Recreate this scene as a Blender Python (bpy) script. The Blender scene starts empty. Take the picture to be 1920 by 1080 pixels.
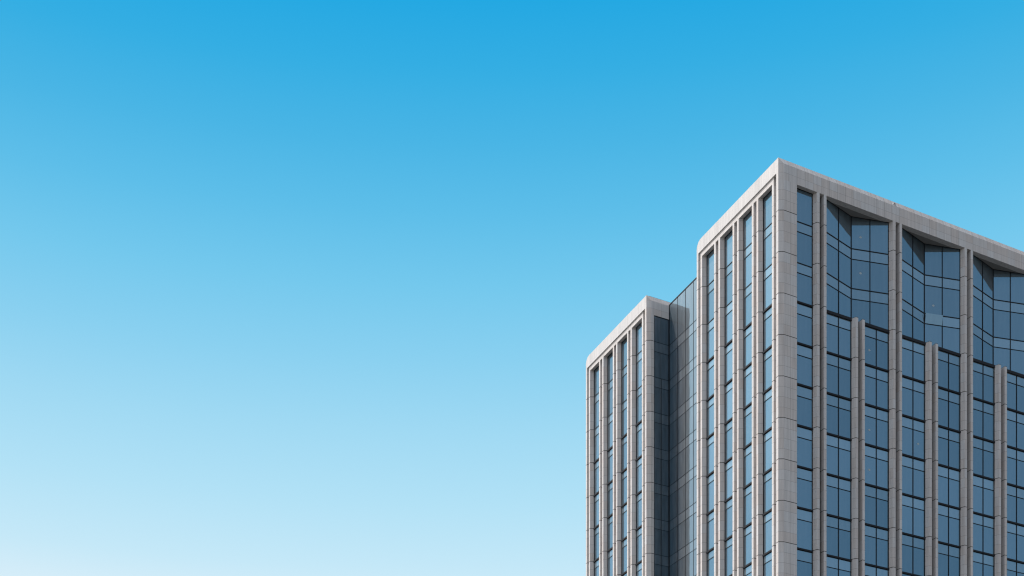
import bpy, bmesh, math, random
from mathutils import Vector
R = math.radians
random.seed(7)
scene = bpy.context.scene
col = scene.collection

# ------------------------------------------------------------------ camera
cam_d = bpy.data.cameras.new("camera")
cam = bpy.data.objects.new("camera", cam_d)
col.objects.link(cam)
cam.location = (0, 0, 1.7)
cam.rotation_euler = (R(90), 0, 0)
cam_d.sensor_fit = 'HORIZONTAL'
cam_d.sensor_width = 36.0
cam_d.lens = 36.0 * 2503.0 / 1920.0
cam_d.shift_y = (2087.0 - 540.0) / 1920.0
cam_d.clip_start = 0.1
cam_d.clip_end = 6000
scene.camera = cam
scene.render.resolution_x, scene.render.resolution_y = 1024, 576

# ------------------------------------------------------------------ building axes
CX, CY = 27.081, 134.985                      # corner of the tower
ANG = math.atan2(0.43678, 0.89957)            # long front turns 26 degrees from the picture plane
J = 93.165                                    # uppermost floor joint
FL = 4.2                                      # storey height

# ------------------------------------------------------------------ sky and sun
SUN_EL = R(62.0)
SUN_DIR = Vector((-0.9748, 0.2230, 0)).normalized() * math.cos(SUN_EL) + Vector((0, 0, math.sin(SUN_EL)))
SUN_AZ = math.atan2(SUN_DIR.x, SUN_DIR.y)     # clockwise from +Y

world = bpy.data.worlds.new("World")
scene.world = world
world.use_nodes = True
nt = world.node_tree
nt.nodes.clear()
N, L = nt.nodes.new, nt.links.new
def srgb(c):
    c = c / 255.0
    return c / 12.92 if c <= 0.04045 else ((c + 0.055) / 1.055) ** 2.4
EXPO = 1.15
sky = N('ShaderNodeTexSky')
sky.sky_type = 'NISHITA'
sky.sun_disc = False
sky.sun_elevation = SUN_EL
sky.sun_rotation = SUN_AZ
sky.altitude = 50
sky.air_density = 1.0
sky.dust_density = 3.0
sky.ozone_density = 1.0
geo = N('ShaderNodeTexCoord')
sep = N('ShaderNodeSeparateXYZ')
L(geo.outputs['Generated'], sep.inputs[0])
ramp = N('ShaderNodeValToRGB')                # clear blue band of sky: pale low down, deep blue higher up
cr = ramp.color_ramp
cr.interpolation = 'B_SPLINE'
stops = [(0.20, (240, 247, 251)), (0.353, (213, 237, 249)), (0.376, (197, 232, 248)), (0.415, (178, 225, 246)), (0.454, (160, 217, 243)),
         (0.491, (138, 208, 240)), (0.526, (116, 200, 237)), (0.558, (94, 190, 233)), (0.587, (74, 181, 229)), (0.615, (53, 174, 227)),
         (0.640, (36, 168, 226)), (0.72, (22, 140, 210))]
cr.interpolation = 'LINEAR'
k = 2.0 ** -EXPO
SKY_S = 0.1
GLOW = 2.0
while len(cr.elements) < len(stops):
    cr.elements.new(0.5)
for e, (p, c) in zip(cr.elements, stops):
    e.position = p
for e, (p, c) in zip(cr.elements, stops):
    e.color = tuple(srgb(v) for v in c) + (1,)
L(sep.outputs['Z'], ramp.inputs[0])
scl = N('ShaderNodeVectorMath'); scl.operation = 'SCALE'; scl.inputs['Scale'].default_value = k / SKY_S
L(ramp.outputs['Color'], scl.inputs[0])
# the clear band lies over the northern half, the rest of the dome is thin bright haze
msk = N('ShaderNodeMapRange'); msk.interpolation_type = 'SMOOTHSTEP'
msk.inputs['From Min'].default_value = 0.15; msk.inputs['From Max'].default_value = 0.60
L(sep.outputs['Y'], msk.inputs['Value'])
haz = N('ShaderNodeVectorMath'); haz.operation = 'MULTIPLY_ADD'
haz.inputs[1].default_value = (0.85, 0.80, 0.72)
haz.inputs[2].default_value = (1.15, 1.08, 0.99)
L(sky.outputs['Color'], haz.inputs[0])
# glow added low in the western haze, where the short fronts' glass mirrors it
glow_dot = N('ShaderNodeVectorMath'); glow_dot.operation = 'DOT_PRODUCT'
L(geo.outputs['Generated'], glow_dot.inputs[0]); glow_dot.inputs[1].default_value = Vector((-0.88, 0.36, 0.50)).normalized()
glow = N('ShaderNodeMapRange'); glow.interpolation_type = 'SMOOTHSTEP'
glow.inputs['From Min'].default_value = 0.80; glow.inputs['From Max'].default_value = 0.97
glow.inputs['To Max'].default_value = GLOW
L(glow_dot.outputs['Value'], glow.inputs['Value'])
gadd = N('ShaderNodeVectorMath'); gadd.operation = 'ADD'
cn = N('ShaderNodeTexNoise'); cn.inputs['Scale'].default_value = 7.0; cn.inputs['Detail'].default_value = 5.0
L(geo.outputs['Generated'], cn.inputs['Vector'])
cl = N('ShaderNodeMapRange'); cl.inputs['From Min'].default_value = 0.38; cl.inputs['From Max'].default_value = 0.62
cl.inputs['To Min'].default_value = 0.62; cl.inputs['To Max'].default_value = 1.15
L(cn.outputs[0], cl.inputs['Value'])                    # thin cloud breaking up the added glow
gm_ = N('ShaderNodeMath'); gm_.operation = 'MULTIPLY'
L(glow.outputs[0], gm_.inputs[0]); L(cl.outputs[0], gm_.inputs[1])
gcol = N('ShaderNodeVectorMath'); gcol.operation = 'SCALE'; gcol.inputs[0].default_value = (1.2, 1.0, 0.88)
L(gm_.outputs[0], gcol.inputs['Scale'])
L(haz.outputs[0], gadd.inputs[0]); L(gcol.outputs[0], gadd.inputs[1])
mskx = N('ShaderNodeMapRange'); mskx.interpolation_type = 'SMOOTHSTEP'
mskx.inputs['From Min'].default_value = -0.68; mskx.inputs['From Max'].default_value = -0.40
L(sep.outputs['X'], mskx.inputs['Value'])
mm = N('ShaderNodeMath'); mm.operation = 'MULTIPLY'
L(msk.outputs[0], mm.inputs[0]); L(mskx.outputs[0], mm.inputs[1])
mx = N('ShaderNodeMix'); mx.data_type = 'RGBA'
L(mm.outputs[0], mx.inputs[0]); L(gadd.outputs[0], mx.inputs[6]); L(scl.outputs[0], mx.inputs[7])
bg = N('ShaderNodeBackground'); bg.inputs['Strength'].default_value = SKY_S
L(mx.outputs[2], bg.inputs['Color'])
wo = N('ShaderNodeOutputWorld'); L(bg.outputs[0], wo.inputs['Surface'])

sun_d = bpy.data.lights.new("sun", 'SUN')
sun_d.energy = 2.65
sun_d.angle = R(0.53)
sun_d.color = (1.0, 0.99, 0.975)
sun = bpy.data.objects.new("sun", sun_d)
col.objects.link(sun)
sun.rotation_euler = (-SUN_DIR).to_track_quat('-Z', 'Y').to_euler()
sun.location = (-60, 60, 160)

scene.view_settings.view_transform = 'Standard'
scene.view_settings.look = 'None'
scene.view_settings.exposure = EXPO
scene.view_settings.gamma = 1
scene.cycles.max_bounces = 8
scene.cycles.glossy_bounces = 5
scene.cycles.filter_width = 1.2

# ------------------------------------------------------------------ materials
def mat(name):
    m = bpy.data.materials.new(name); m.use_nodes = True
    t = m.node_tree
    return m, t, t.nodes['Principled BSDF']

def math_node(t, op, a, b=None):
    n = t.nodes.new('ShaderNodeMath'); n.operation = op
    for i, v in enumerate((a, b)):
        if v is None: continue
        if isinstance(v, (int, float)): n.inputs[i].default_value = v
        else: t.links.new(v, n.inputs[i])
    return n.outputs[0]

def stone_material(name, base, vary=0.05, thin=0.013, strong=0.034):
    """granite cladding: UV u counts panels, v counts storeys (joints: strong per storey, thin per quarter)"""
    m, t, p = mat(name)
    uv = t.nodes.new('ShaderNodeUVMap'); uv.uv_map = 'UVMap'
    s = t.nodes.new('ShaderNodeSeparateXYZ'); t.links.new(uv.outputs[0], s.inputs[0])
    u, v = s.outputs[0], s.outputs[1]
    v4 = math_node(t, 'MULTIPLY', v, 4.0)
    d4 = math_node(t, 'MULTIPLY', math_node(t, 'ABSOLUTE', math_node(t, 'SUBTRACT', v4, math_node(t, 'ROUND', v4))), FL / 4)
    dS = math_node(t, 'MULTIPLY', math_node(t, 'ABSOLUTE', math_node(t, 'SUBTRACT', v, math_node(t, 'ROUND', v))), FL)
    dU = math_node(t, 'ABSOLUTE', math_node(t, 'SUBTRACT', u, math_node(t, 'ROUND', u)))
    line = math_node(t, 'MULTIPLY', math_node(t, 'MAXIMUM', math_node(t, 'LESS_THAN', d4, thin), math_node(t, 'LESS_THAN', dU, thin)), 0.48)
    line = math_node(t, 'MAXIMUM', line, math_node(t, 'MULTIPLY', math_node(t, 'LESS_THAN', dS, strong), 0.93))
    # panel tint
    oi = t.nodes.new('ShaderNodeObjectInfo')
    cmb = t.nodes.new('ShaderNodeCombineXYZ')
    t.links.new(math_node(t, 'FLOOR', u), cmb.inputs[0]); t.links.new(math_node(t, 'FLOOR', v4), cmb.inputs[1])
    t.links.new(math_node(t, 'MULTIPLY', oi.outputs['Random'], 91.0), cmb.inputs[2])
    wn = t.nodes.new('ShaderNodeTexWhiteNoise'); wn.noise_dimensions = '3D'; t.links.new(cmb.outputs[0], wn.inputs['Vector'])
    # vertical weather streaks, blotches and fine grain
    tc = t.nodes.new('ShaderNodeTexCoord')
    def noise(sx, sy, sz, detail):
        mp = t.nodes.new('ShaderNodeMapping'); mp.inputs['Scale'].default_value = (sx, sy, sz)
        t.links.new(tc.outputs['Object'], mp.inputs[0])
        n = t.nodes.new('ShaderNodeTexNoise'); n.inputs['Scale'].default_value = 1.0; n.inputs['Detail'].default_value = detail
        t.links.new(mp.outputs[0], n.inputs['Vector'])
        return n.outputs[0]
    streak = noise(4.5, 4.5, 0.22, 3.0)
    blotch = noise(0.55, 0.55, 0.35, 4.0)
    grain = noise(9, 9, 9, 2.0)
    val = math_node(t, 'ADD', 1.0, math_node(t, 'MULTIPLY', math_node(t, 'SUBTRACT', wn.outputs['Value'], 0.5), 2 * vary))
    val = math_node(t, 'ADD', val, math_node(t, 'MULTIPLY', math_node(t, 'SUBTRACT', streak, 0.5), 0.52))
    val = math_node(t, 'ADD', val, math_node(t, 'MULTIPLY', math_node(t, 'SUBTRACT', blotch, 0.5), 0.16))
    val = math_node(t, 'ADD', val, math_node(t, 'MULTIPLY', math_node(t, 'SUBTRACT', grain, 0.5), 0.16))
    val = math_node(t, 'MULTIPLY', val, math_node(t, 'SUBTRACT', 1.0, line))
    sc = t.nodes.new('ShaderNodeVectorMath'); sc.operation = 'SCALE'
    hue = t.nodes.new('ShaderNodeMix'); hue.data_type = 'RGBA'
    hue.inputs[6].default_value = (base[0] * 1.03, base[1] * 0.99, base[2] * 0.97, 1)
    hue.inputs[7].default_value = (base[0] * 0.97, base[1] * 1.0, base[2] * 1.03, 1)
    t.links.new(wn.outputs['Value'], hue.inputs[0])
    t.links.new(hue.outputs[2], sc.inputs[0]); t.links.new(val, sc.inputs['Scale'])
    t.links.new(sc.outputs[0], p.inputs['Base Color'])
    p.inputs['Roughness'].default_value = 0.75
    p.inputs['Specular IOR Level'].default_value = 0.25
    return m

def plain_material(name, c, rough=0.5, metal=0.0, noise_amt=0.1):
    m, t, p = mat(name)
    tc = t.nodes.new('ShaderNodeTexCoord')
    n = t.nodes.new('ShaderNodeTexNoise'); n.inputs['Scale'].default_value = 1.3; n.inputs['Detail'].default_value = 4
    t.links.new(tc.outputs['Object'], n.inputs['Vector'])
    mr = t.nodes.new('ShaderNodeMapRange')
    mr.inputs['To Min'].default_value = 1 - noise_amt; mr.inputs['To Max'].default_value = 1 + noise_amt
    t.links.new(n.outputs[0], mr.inputs['Value'])
    sc = t.nodes.new('ShaderNodeVectorMath'); sc.operation = 'SCALE'; sc.inputs[0].default_value = c
    t.links.new(mr.outputs[0], sc.inputs['Scale'])
    t.links.new(sc.outputs[0], p.inputs['Base Color'])
    p.inputs['Roughness'].default_value = rough
    p.inputs['Metallic'].default_value = metal
    return m

def glass_material(name, body, tint, r0, r90, rough=0.012, wave=0.004, dirt=0.36, film=0.03):
    """solar control glass: a dark tinted body behind a partly reflecting coat"""
    m, t, p = mat(name)
    t.nodes.remove(p)
    out = t.nodes['Material Output']
    tc = t.nodes.new('ShaderNodeTexCoord')
    oi = t.nodes.new('ShaderNodeObjectInfo')
    dif = t.nodes.new('ShaderNodeBsdfDiffuse')
    # each pane a touch lighter or darker, faint dust film with run marks
    mp = t.nodes.new('ShaderNodeMapping'); mp.inputs['Scale'].default_value = (2.2, 2.2, 0.25)
    t.links.new(tc.outputs['Object'], mp.inputs[0])
    n = t.nodes.new('ShaderNodeTexNoise'); n.inputs['Scale'].default_value = 1.0; n.inputs['Detail'].default_value = 5
    t.links.new(mp.outputs[0], n.inputs['Vector'])
    val = math_node(t, 'ADD', 0.9 - dirt / 2, math_node(t, 'ADD', math_node(t, 'MULTIPLY', n.outputs[0], dirt), math_node(t, 'MULTIPLY', math_node(t, 'SUBTRACT', oi.outputs['Random'], 0.3), 0.5)))
    sc = t.nodes.new('ShaderNodeVectorMath'); sc.operation = 'SCALE'; sc.inputs[0].default_value = body
    t.links.new(val, sc.inputs['Scale']); t.links.new(sc.outputs[0], dif.inputs['Color'])
    gl = t.nodes.new('ShaderNodeBsdfGlossy'); gl.inputs['Roughness'].default_value = rough
    # float glass is never quite flat
    n2 = t.nodes.new('ShaderNodeTexNoise'); n2.inputs['Scale'].default_value = 0.7; n2.inputs['Detail'].default_value = 1
    t.links.new(tc.outputs['Object'], n2.inputs['Vector'])
    bp = t.nodes.new('ShaderNodeBump'); bp.inputs['Strength'].default_value = 1.0; bp.inputs['Distance'].default_value = wave
    t.links.new(n2.outputs[0], bp.inputs['Height'])
    t.links.new(bp.outputs[0], gl.inputs['Normal'])
    fr = t.nodes.new('ShaderNodeFresnel'); fr.inputs['IOR'].default_value = 1.52
    mr = t.nodes.new('ShaderNodeMapRange'); mr.inputs['From Min'].default_value = 0.050; mr.inputs['From Max'].default_value = 0.090; mr.clamp = True
    mr.inputs['To Min'].default_value = r0; mr.inputs['To Max'].default_value = r90
    t.links.new(fr.outputs[0], mr.inputs['Value'])
    gl.inputs['Color'].default_value = (*tint, 1)
    mxs = t.nodes.new('ShaderNodeMixShader')
    rv = math_node(t, 'MULTIPLY', mr.outputs[0], math_node(t, 'ADD', 0.90, math_node(t, 'MULTIPLY', oi.outputs['Random'], 0.20)))
    t.links.new(rv, mxs.inputs[0])
    # dust film on the pane scatters sunlight broadly round the mirror direction
    fl = t.nodes.new('ShaderNodeBsdfGlossy'); fl.inputs['Roughness'].default_value = 0.48
    fs = t.nodes.new('ShaderNodeVectorMath'); fs.operation = 'SCALE'; fs.inputs[0].default_value = (film, film, film)
    t.links.new(val, fs.inputs['Scale']); t.links.new(fs.outputs[0], fl.inputs['Color'])
    ad = t.nodes.new('ShaderNodeAddShader')
    t.links.new(dif.outputs[0], ad.inputs[0]); t.links.new(fl.outputs[0], ad.inputs[1])
    t.links.new(ad.outputs[0], mxs.inputs[1]); t.links.new(gl.outputs[0], mxs.inputs[2])
    t.links.new(mxs.outputs[0], out.inputs['Surface'])
    return m

STONE = stone_material('pale_granite', (0.528, 0.510, 0.494), 0.05)
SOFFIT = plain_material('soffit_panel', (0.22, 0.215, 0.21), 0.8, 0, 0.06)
METAL = plain_material('dark_aluminium', (0.009, 0.012, 0.017), 0.6, 0.0, 0.15)
METAL.node_tree.nodes['Principled BSDF'].inputs['Specular IOR Level'].default_value = 0.2
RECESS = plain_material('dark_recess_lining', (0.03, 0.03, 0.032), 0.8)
GLASS = glass_material('vision_glass', (0.030, 0.032, 0.034), (0.25, 0.69, 1.0), 0.24, 0.26, film=0.07)
SPANDREL = glass_material('spandrel_glass', (0.078, 0.086, 0.090), (0.30, 0.72, 1.0), 0.265, 0.27, film=0.075)
CURTAIN = glass_material('curtain_wall_glass', (0.008, 0.014, 0.020), (0.44, 0.80, 1.0), 0.085, 0.19, dirt=1.2, film=0.095)
CURTAIN_SPANDREL = glass_material('curtain_wall_spandrel', (0.014, 0.021, 0.028), (0.44, 0.80, 1.0), 0.085, 0.19, dirt=1.1, film=0.115)
VENT = glass_material('vent_pane', (0.155, 0.175, 0.18), (0.32, 0.72, 1.0), 0.20, 0.26)
ROOF = plain_material('roof_membrane', (0.22, 0.22, 0.215), 0.9)
GROUND = plain_material('paving', (0.055, 0.053, 0.05), 0.9, 0, 0.25)
LIGHT_SPECK = plain_material('painted_light_speck', (0.34, 0.39, 0.41), 0.4)  # pale colour imitates light specks seen through the glass
WHITE = plain_material('white_coated_metal', (0.75, 0.76, 0.77), 0.4)

# ------------------------------------------------------------------ helpers
def link(name, me, mats, parent=None, loc=(0, 0, 0), rz=0.0):
    o = bpy.data.objects.new(name, me)
    if len(me.materials) == 0:
        for m in (mats if isinstance(mats, (list, tuple)) else [mats]): me.materials.append(m)
    col.objects.link(o)
    o.location = loc; o.rotation_euler = (0, 0, rz)
    if parent is not None: o.parent = parent
    return o

class MB:
    """collects faces with UVs and builds one mesh"""
    def __init__(self):
        self.bm = bmesh.new(); self.uv = self.bm.loops.layers.uv.new('UVMap')
    def face(self, pts, uvs=None, mi=0):
        vs = [self.bm.verts.new(p) for p in pts]
        f = self.bm.faces.new(vs); f.material_index = mi
        if uvs is None: uvs = [(0.5, 0.5 / 4)] * len(pts)
        for l, w in zip(f.loops, uvs): l[self.uv].uv = w
        return f
    def prism(self, prof, zs, us=None, vf=None, mi=0):
        """vertical prism over the counter-clockwise plan profile; us: panel coordinate per profile edge (start, end)"""
        vf = vf or (lambda z: (z - J) / FL)
        n = len(prof)
        for i in range(n):
            a, b = prof[i], prof[(i + 1) % n]
            ua, ub = us[i] if us and us[i] else (i + 0.5, i + 0.5)
            for z0, z1 in zip(zs[:-1], zs[1:]):
                v0, v1 = vf(z0 + 1e-5), vf(z1 - 1e-5)
                self.face([(*a, z0), (*b, z0), (*b, z1), (*a, z1)], [(ua, v0), (ub, v0), (ub, v1), (ua, v1)], mi)
        self.face([(*p, zs[-1]) for p in prof], None, mi)
        self.face([(*p, zs[0]) for p in reversed(prof)], None, mi)
    def box(self, x0, x1, y0, y1, z0, z1, mi=0):
        self.prism([(x0, y0), (x1, y0), (x1, y1), (x0, y1)], [z0, z1], None, None, mi)
    def mesh(self, name, weld=True):
        if weld: bmesh.ops.remove_doubles(self.bm, verts=self.bm.verts[:], dist=1e-4)
        me = bpy.data.meshes.new(name); self.bm.to_mesh(me); self.bm.free()
        return me

tower = bpy.data.objects.new('office_tower', None)
col.objects.link(tower)
tower.location = (CX, CY, 0)
tower.rotation_euler = (0, 0, ANG)
tower['label'] = 'pale granite office tower with vertical fins, blue glass windows and a recessed glass strip'
tower['category'] = 'office building'

def part(name, mb, mats, parent=tower, loc=(0, 0, 0), rz=0.0):
    return link(name, mb.mesh(name), mats, parent, loc, rz)

LEN = 40.94            # long front
WID = 14.98            # one tower block on the short side
OFF = 25.33            # the second block starts here
TOP, CHAM = 98.5, 97.87
SOF_R, SOF_L = 96.25, 97.10
HEAD = 96.51

# ------------------------------------------------------------------ fascia / parapets / piers of the long front
FV = [(96.25, 0.06), (97.0, 0.25), (97.87, 0.5), (98.5, 0.70)]
def fascia_v(z):
    for (z0, v0), (z1, v1) in zip(FV[:-1], FV[1:]):
        if z <= z1: return v0 + (v1 - v0) * (z - z0) / (z1 - z0)
    return 0.7

def front_parapet(length, pitch=1.04, start=2.16, zb=SOF_R):
    """beveled fascia on plan line b=0 from the corner to a=length; both bevels meet in a mitre at the corner"""
    mb = MB()
    U = lambda a: (a - start) / pitch
    # left end (plane a=0) and corner bevel
    ze, zf, zm = TOP, CHAM, 97.0
    def quad(p): mb.face(p, [(U(q[0]) if abs(q[1]) < 0.26 and q[0] > 0.49 else 0.5, fascia_v(q[2])) for q in p])
    quad([(0, 0.6, zb), (0, 0.25, zb), (0, 0.25, ze), (0, 0.6, ze)])
    for z0, z1 in ((zb, zm), (zm, zf)):
        mb.face([(0, 0.25, z0), (0.5, 0, z0), (0.5, 0, z1), (0, 0.25, z1)],
                [(0.55, fascia_v(z0 + 1e-5)), (0.95, fascia_v(z0 + 1e-5)), (0.95, fascia_v(z1 - 1e-5)), (0.55, fascia_v(z1 - 1e-5))])
    mb.face([(0, 0.25, zf), (0.5, 0, zf), (0, 0.25, ze)], [(0.55, 0.52), (0.95, 0.5), (0.55, 0.7)])
    for z0, z1 in ((zb, zm), (zm, zf)):
        a0, a1 = 0.5, length
        mb.face([(a0, 0, z0), (a1, 0, z0), (a1, 0, z1), (a0, 0, z1)],
                [(U(a0), fascia_v(z0 + 1e-5)), (U(a1), fascia_v(z0 + 1e-5)), (U(a1), fascia_v(z1 - 1e-5)), (U(a0), fascia_v(z1 - 1e-5))])
    mb.face([(0.5, 0, zf), (length, 0, zf), (length, 0.25, ze), (0, 0.25, ze)],
            [(U(0.5), 0.5), (U(length), 0.5), (U(length), 0.7), (U(0.0), 0.7)])
    mb.face([(0, 0.25, ze), (length, 0.25, ze), (length, 0.6, ze), (0, 0.6, ze)])
    mb.face([(length, 0.6, zb), (0, 0.6, zb), (0, 0.6, ze), (length, 0.6, ze)])
    mb.face([(0, 0.6, zb), (length, 0.6, zb), (length, 0, zb), (0.5, 0, zb), (0, 0.25, zb)])
    mb.face([(length, 0, zb), (length, 0.6, zb), (length, 0.6, ze), (length, 0.25, ze), (length, 0, zf)])
    return mb

FLOORS_Z = [0.0, SOF_R]
def pier(x1, right):
    """corner pier with a beveled edge, plan in block coordinates"""
    mb = MB()
    prof = [(0, 0.25), (0.5, 0), (x1, 0), (x1, 0.85), (0.62, 0.85), (0.62, 0.6), (0, 0.6)]
    us = [(0.1, 0.96), (1.0, 1.0 + (x1 - 0.5) / 0.83), (9.5, 9.5), None, None, None, (5.5, 5.5)]
    mb.prism(prof, FLOORS_Z, us)
    return mb

part('parapet', front_parapet(LEN), STONE)
part('corner_pier', pier(2.16, True), STONE)
# far pier of the long front (mirror)
mb = MB()
mb.prism([(LEN - 2.16, 0), (LEN - 0.004, 0), (LEN - 0.004, 0.85), (LEN - 2.16, 0.85)], FLOORS_Z, [(0.02, 2.6), None, None, None])
part('corner_pier', mb, STONE)

# ------------------------------------------------------------------ fins of the long front
PITCH = 5.042
X0 = [4.72 + PITCH * i for i in range(7)]
GP = 0.45              # glass line
Z_LEDGE = J - 2 * FL   # the folded glass stands on this level
def fin_pair(x, ztop):
    for mirrored in (False, True):
        mb = MB()
        prof = [(-0.25, GP + 0.03), (0, 0), (0.33, 0), (0.33, 0.62), (-0.25, 0.62)]
        if mirrored:
            prof = [(1.21 - p[0], p[1]) for p in reversed(prof)]
        mb.prism(prof, [0, ztop])
        part('stone_fin', mb, STONE, tower, (x, 0, 0))
for i, x in enumerate(X0):
    fin_pair(x, SOF_R - 0.002 if i % 2 == 0 else Z_LEDGE + 0.0)
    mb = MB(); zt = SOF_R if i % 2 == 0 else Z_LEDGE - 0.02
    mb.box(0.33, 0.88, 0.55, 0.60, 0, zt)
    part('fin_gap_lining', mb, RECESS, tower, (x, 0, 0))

# soffit above the folded bays
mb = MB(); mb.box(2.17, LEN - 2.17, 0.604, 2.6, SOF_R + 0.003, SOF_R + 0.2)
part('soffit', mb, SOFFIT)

# ------------------------------------------------------------------ windows
mesh_cache = {}
def window_meshes(w, h, zt, n, spandrel_low=True, side=0.05):
    """glass with a lighter spandrel strip above the transom, and its dark frame; x along, -y outward"""
    key = (round(w, 2), round(h, 2), None if zt is None else round(zt, 2), n, side)
    if key in mesh_cache: return mesh_cache[key]
    g = MB()
    zt_ = h if zt is None else zt
    g.box(0, w, 0, 0.03, 0, zt_, 0)
    if zt is not None: g.box(0, w, 0.0, 0.03, zt_, h, 1)
    gm = g.mesh('window', False); gm.materials.append(GLASS); gm.materials.append(SPANDREL)
    f = MB()
    f.box(0, side, -0.05, -0.001, 0, h); f.box(w - side, w, -0.05, -0.001, 0, h)
    f.box(0.001, w - 0.001, -0.045, -0.002, 0, 0.04); f.box(0.001, w - 0.001, -0.045, -0.002, h - 0.04, h)
    if zt is not None: f.box(0.002, w - 0.002, -0.04, -0.003, zt - 0.03, zt + 0.03)
    for q in range(1, n): f.box(w * q / n - 0.035, w * q / n + 0.035, -0.055, -0.004, 0.002, h - 0.002)
    fm = f.mesh('window_frame'); fm.materials.append(METAL)
    mesh_cache[key] = (gm, fm)
    return gm, fm

def window(p0, p1, z0, z1, zt=None, n=1, ledge=None, side=0.05, kind='window'):
    d = Vector(p1) - Vector(p0); w = d.length; rz = math.atan2(d.y, d.x)
    gm, fm = window_meshes(w, z1 - z0, None if zt is None else zt - z0, n, True, side)
    o = link(kind, gm, None, tower, (*p0, z0), rz)
    link('window_frame', fm, None, o)
    if ledge is not None:                       # dark projecting ledge under this window: (z from, z to, projection)
        key = ('ledge', round(w, 2), ledge)
        if key not in mesh_cache:
            mb = MB(); mb.box(0.004, w - 0.004, -ledge[2], 0.02, ledge[0], ledge[1])
            me = mb.mesh('ledge'); me.materials.append(METAL); mesh_cache[key] = me
        link('ledge', mesh_cache[key], None, o)
    return o

def light_speck(w, x, z):  # flat pale disc on the pane, painted in for a ceiling light behind it
    if 'light_speck' not in mesh_cache:
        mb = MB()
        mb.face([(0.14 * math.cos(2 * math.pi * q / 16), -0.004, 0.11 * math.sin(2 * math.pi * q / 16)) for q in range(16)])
        me = mb.mesh('light_speck'); me.materials.append(LIGHT_SPECK); mesh_cache['light_speck'] = me
    link('light_speck', mesh_cache['light_speck'], None, w, (x, 0, z))

LOWEST = 9             # rows shown in the photo on the near corner
rest = MB()            # all glazing below the picture
def row_right(kf):
    """glass height range of storey row kf on the long front"""
    zb = J - FL * kf - (0.06 if kf >= 2 else 0.30)
    zt = SOF_R if kf == 0 else J - FL * (kf - 1) - (0.23 if kf >= 3 else 0.30)
    return zb, zt
TR = 1.32
# first bay: flat glass over the full height
for kf in range(0, LOWEST + 1):
    zb, zt = row_right(kf)
    window((2.165, GP), (X0[0] - 0.245, GP), zb, zt, None if kf == 0 else J - FL * (kf - 1) - TR, 1,
           (-0.17, 0.0, 0.12) if kf >= 2 else None)
zl = row_right(LOWEST)[0] - 0.17
rest.box(2.165, X0[0] - 0.245, GP, GP + 0.03, 0, zl)
vent_done = False
for i in range(6):
    xl, xr = X0[i] + 1.455, X0[i + 1] - 0.245
    low = 9 if i < 2 else 8
    for kf in range(3, low + 1):
        zb, zt = row_right(kf)
        wn_ = window((xl, GP), (xr, GP), zb, zt, J - FL * (kf - 1) - TR, 2, (-0.17, 0.0, 0.12))
        if (i, kf) in ((1, 3), (1, 5), (1, 6), (2, 5)): light_speck(wn_, (xr - xl) * (0.22 if i == 1 else 0.72), 1.55)
    rest.box(xl, xr, GP, GP + 0.03, 0, row_right(low)[0] - 0.17)
    if i % 2 == 0:                               # folded glass over two bays, three storeys high
        xr2 = X0[i + 2] - 0.245
        xv, yv = X0[i] + 5.63, 1.42
        for kf in range(3):
            zb = Z_LEDGE if kf == 2 else J - FL * kf - 0.30
            zt = SOF_R + 0.002 if kf == 0 else J - FL * (kf - 1) - 0.30
            ztr = None if kf == 0 else J - FL * (kf - 1) - TR - 0.08
            window((xl, GP), (xv, yv), zb, zt, ztr, 2)
            wv = window((xv, yv), (xr2, GP), zb, zt, ztr, 2)
            wl = (Vector((xr2, GP)) - Vector((xv, yv))).length
            if i == 2 and kf == 2:              # the one vent standing open, hinged at its foot
                mb = MB(); mb.box(0.06, wl / 2 - 0.04, -0.03, 0.0, 0, ztr and zt - ztr - 0.06)
                vs = link('vent_sash', mb.mesh('vent_sash'), VENT, wv, (0, -0.02, ztr - zb + 0.035))
                vs.rotation_euler = (R(9), 0, 0)
            if i == 0 and kf < 2: light_speck(wv, wl * 0.25, 1.35 if kf == 0 else 1.75)
            if i == 2 and kf == 1: light_speck(wv, wl * 0.25, 1.0)
        # ledge that the fold stands on
        mb = MB()
        mb.prism([(xl, GP - 0.13), (X0[i + 1] - 0.25, GP - 0.13), (X0[i + 1] - 0.25, 0.55), (X0[i + 1] + 1.46, 0.55), (X0[i + 1] + 1.46, GP - 0.13),
                  (xr2, GP - 0.13), (xr2, GP), (xv, yv + 0.05), (xl, GP)], [Z_LEDGE - 0.30, Z_LEDGE - 0.005])
        part('ledge', mb, METAL)
# last bay of the long front, outside the picture
for kf in range(0, 9):
    zb, zt = row_right(kf)
    window((X0[6] + 1.455, GP), (LEN - 2.165, GP), zb, zt, None if kf == 0 else J - FL * (kf - 1) - TR, 1,
           (-0.17, 0.0, 0.12) if kf >= 2 else None)
rest.box(X0[6] + 1.455, LEN - 2.165, GP, GP + 0.03, 0, row_right(8)[0] - 0.17)

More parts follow.
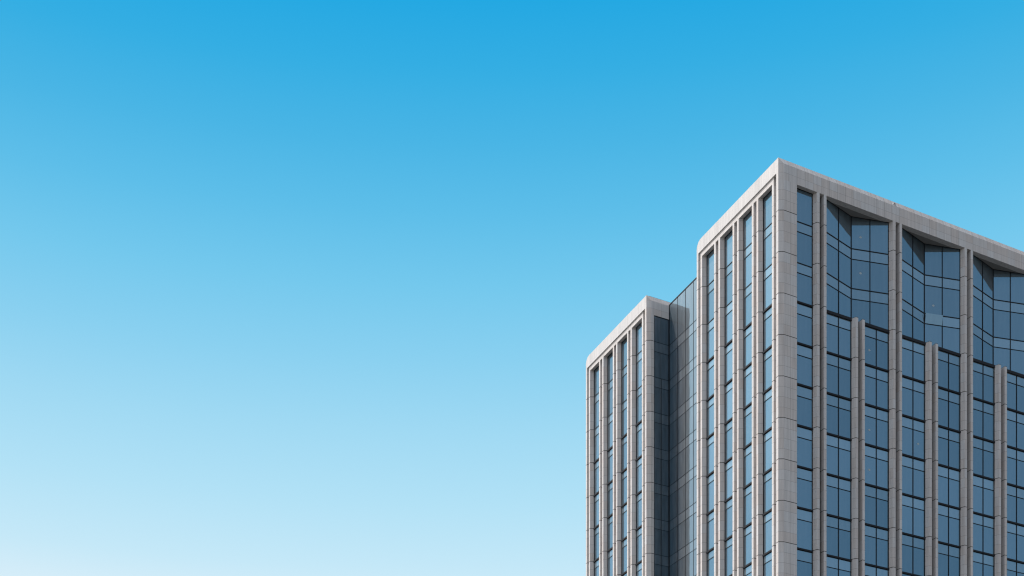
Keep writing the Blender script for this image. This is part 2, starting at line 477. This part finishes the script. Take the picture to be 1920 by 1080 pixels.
# ------------------------------------------------------------------ short fronts of the two blocks
AF, AG, SPL = 0.10, 0.58, 0.24    # inner frame face, glass line
ST = [1.44 + 3.435 * i for i in range(4)]
WW, FW = 2.33, 0.30
def left_parapet(b0, b1):
    """plain fascia with a rounded far upper corner"""
    mb = MB()
    r = 0.85
    pts = [(b0, SOF_L), (b0, TOP)]
    arc = []
    for q in range(0, 9):
        a = R(90 - 90 * q / 8)
        arc.append((b1 - r + r * math.cos(a), TOP - r + r * math.sin(a)))
    pts = [(b0, SOF_L), (b0, TOP)] + arc + [(b1, SOF_L)]       # clockwise seen from +a
    front = [(0, b, z) for b, z in pts]
    back = [(0.6, b, z) for b, z in pts]
    U = lambda b: b / 1.72
    mb.face(front[::-1], [(0.1 + 0.8 * (p[1] - b0) / (b1 - b0), 0.05 + 0.18 * (p[2] - SOF_L) / 1.4) for p in front[::-1]])
    mb.face(back)
    n = len(pts)
    for i in range(n):
        j = (i + 1) % n
        mb.face([front[i], front[j], back[j], back[i]])
    return mb

def short_front(y, lowest):
    part('parapet', left_parapet(y + 0.6, y + WID), STONE)
    # inner frame: head band and fins
    mb = MB()
    mb.prism([(AF, y + ST[0] - FW), (0.9, y + ST[0] - FW), (0.9, y + ST[3] + WW + FW), (AF, y + ST[3] + WW + FW)], [HEAD, SOF_L - 0.002],
             None, lambda z: 0.1)
    part('frame_head', mb, STONE)
    for i, s in enumerate(ST):
        for b in (s - FW, s + WW):              # the window side of each fin is splayed, the gap side square
            mb = MB()
            prof = [(AF, 0), (0.88, 0), (0.88, FW + SPL), (AG, FW + SPL), (AF, FW)]
            if b > s:
                prof = [(q[0], FW - q[1]) for q in reversed(prof)]
            mb.prism(prof, [0, HEAD])
            part('stone_fin', mb, STONE, tower, (0, y + b, 0))
        g0, g1 = (0.6 if i == 0 else ST[i - 1] + WW + FW), s - FW
        mb = MB(); mb.box(0.52, 0.56, y + g0, y + g1, 0, SOF_L if i == 0 else HEAD)
        part('fin_gap_lining', mb, STONE)
        for kf in range(0, lowest + 1):
            zb = J - FL * kf - (0.05 if kf < 2 else 0.0)
            zt = HEAD if kf == 0 else J - FL * (kf - 1) - (0.05 if kf < 3 else 0.19)
            ztr = None if kf == 0 else J - FL * (kf - 1) - 1.02
            window((AG, y + s + WW - SPL - 0.004), (AG, y + s + SPL + 0.004), zb, zt, ztr, 1, (-0.19, 0.0, 0.12) if kf >= 2 else None, 0.06, 'strip_window')
        rest.box(AG, AG + 0.03, y + s + SPL, y + s + WW - SPL, 0, J - FL * lowest - 0.19)
    e0 = ST[3] + WW + FW
    mb = MB(); mb.box(0.52, 0.56, y + e0, y + WID - 0.32, 0, SOF_L)
    part('fin_gap_lining', mb, STONE)
    mb = MB(); mb.prism([(0, y + WID - 0.32), (0.88, y + WID - 0.32), (0.88, y + WID - 0.002), (0, y + WID - 0.002)], [0, SOF_L])
    part('end_pier', mb, STONE)
short_front(0.0, 9)
short_front(OFF, 8)

# second block: corner pier and parapet facing the recess
p = front_parapet(12.0, 1.04, 0.9)
part('parapet', p, STONE, tower, (0, OFF, 0))
part('corner_pier', pier(0.9, False), STONE, tower, (0, OFF, 0))

# ------------------------------------------------------------------ recessed glass strip between the blocks
AR = 3.03
LINK_TOP = 97.98
def curtain(name, p0, p1, ztop, xs, full=None):
    """glass sheet with a grid of thin dark mullions; xs: distances of the mullions from p0"""
    d = Vector(p1) - Vector(p0); w = d.length; rz = math.atan2(d.y, d.x)
    g = MB()
    cuts = [0] + xs + [w]
    zz = [ztop]
    kf = 0
    while J - FL * kf > 0.5:
        zz += [J - FL * kf, J - FL * kf - 1.16]; kf += 1
    zz.append(0)
    for q in range(len(zz) - 1):
        for c0, c1 in zip(cuts[:-1], cuts[1:]):
            e = [random.uniform(-1, 1) * 0.0022 for _ in range(2)]
            g.face([(c0, e[0], zz[q + 1]), (c1, e[1], zz[q + 1]), (c1, e[1], zz[q]), (c0, e[0], zz[q])], None, 1 if q % 2 == 1 else 0)
    g.box(0, w, 0.06, 0.1, 0, ztop, 0)
    o = link(name, g.mesh(name, False), [CURTAIN, CURTAIN_SPANDREL], tower, (*p0, 0), rz)
    f = MB()
    for z in zz[1:-1]: f.box(0, w, -0.028, -0.004, z - 0.016, z + 0.016)
    for x in xs:
        f.box(x - 0.016, x + 0.016, -0.03, -0.003, 0, ztop if full is None else full)
    f.box(0, 0.07, -0.04, -0.002, 0, ztop); f.box(w - 0.07, w, -0.04, -0.002, 0, ztop)
    f.box(0.002, w - 0.002, -0.038, -0.005, ztop - 0.07, ztop)
    me = f.mesh('mullion_grid')
    link('mullion_grid', me, METAL, o)
    return o
# side wall of the recess (continues the blocks' depth) and the wall across it
lw = curtain('curtain_wall', (AR, OFF), (AR, WID), LINK_TOP, [1.83, 3.50, 5.15, 6.85, 8.55])
mb = MB(); mb.box(-0.01, OFF - WID - 0.02, -0.03, 0.35, LINK_TOP, LINK_TOP + 0.07)
link('coping', mb.mesh('coping'), METAL, lw)
curtain('curtain_wall', (0.9, OFF + 0.05), (AR, OFF + 0.05), SOF_R - 0.002, [1.05], J - FL - 0.02)
mb = MB(); mb.prism([(0.1, WID - 0.4), (AR + 0.3, WID - 0.4), (AR + 0.3, WID), (0.1, WID)], [0, TOP - 0.3])
part('side_wall', mb, STONE)

# glazing below the picture, closing walls, roofs
o = part('window', rest, GLASS); o['kind'] = 'stuff'
mb = MB(); mb.box(LEN - 0.5, LEN - 0.01, 0.62, OFF + WID, 0, TOP - 0.1)
part('rear_wall', mb, STONE)
mb = MB(); mb.box(0.1, LEN - 0.52, OFF + WID - 0.35, OFF + WID - 0.01, 0, TOP - 1.2)
part('rear_wall', mb, STONE)
mb = MB()
mb.prism([(0.61, 0.61), (LEN - 0.51, 0.61), (LEN - 0.51, OFF + WID - 0.36), (0.61, OFF + WID - 0.36), (0.61, OFF + 0.61), (AR + 0.1, OFF + 0.61),
          (AR + 0.1, WID - 0.42), (0.61, WID - 0.42)], [97.35, 97.6])
part('roof', mb, ROOF)

# rail on the second block's roof edge
mb = MB()
sec = [(0.0, 0.06), (0.04, 0.02), (0.34, 0.262), (0.30, 0.30)]      # leaning strip of pale panels
for q in range(4):
    (ya, za), (yb, zb_) = sec[q], sec[(q + 1) % 4]
    mb.face([(0, ya, za), (3.4, ya, za), (3.4, yb, zb_), (0, yb, zb_)])
mb.face([(0, *c) for c in sec]); mb.face([(3.4, *c) for c in reversed(sec)])
rl = part('roof_railing', mb, WHITE, tower, (0.68, OFF + 0.42, TOP))
mb = MB(); mb.box(0, 3.4, 0.29, 0.35, 0.303, 0.35)
part('top_rail', mb, METAL, rl)
for x in (0.0, 1.06, 2.02, 3.0):
    mb = MB(); mb.box(x, x + 0.05, 0.22, 0.28, 0, 0.302)
    part('post', mb, METAL, rl)

# overflow spout in the long parapet's bevel
def tube(mb, r0, r1, l, n=20, sx=1.35):
    ring = lambda r, y: [(r * sx * math.cos(2 * math.pi * q / n), y, r * math.sin(2 * math.pi * q / n)) for q in range(n)]
    A_, B_, C_, D_ = ring(r1, 0), ring(r1, -l), ring(r0, -l), ring(r0, 0.0)
    for P, Q in ((A_, B_), (B_, C_), (C_, D_)):
        for q in range(n):
            w = (q + 1) % n
            mb.face([P[q], Q[q], Q[w], P[w]])
mb = MB(); tube(mb, 0.095, 0.14, 0.10)
sp = part('overflow_spout', mb, STONE, tower, (15.05, 0.13, 98.12))
sp.rotation_euler = (R(-12), 0, 0)
mb = MB(); mb.face([(0.095 * 1.35 * math.cos(2 * math.pi * q / 20), -0.012, 0.095 * math.sin(2 * math.pi * q / 20)) for q in range(20)])
link('spout_mouth', mb.mesh('spout_mouth'), RECESS, sp)

# ------------------------------------------------------------------ ground
mb = MB()
mb.face([(-3000, -3000, 0), (3000, -3000, 0), (3000, 3000, 0), (-3000, 3000, 0)])
gr = part('ground', mb, GROUND, None)
gr['kind'] = 'structure'
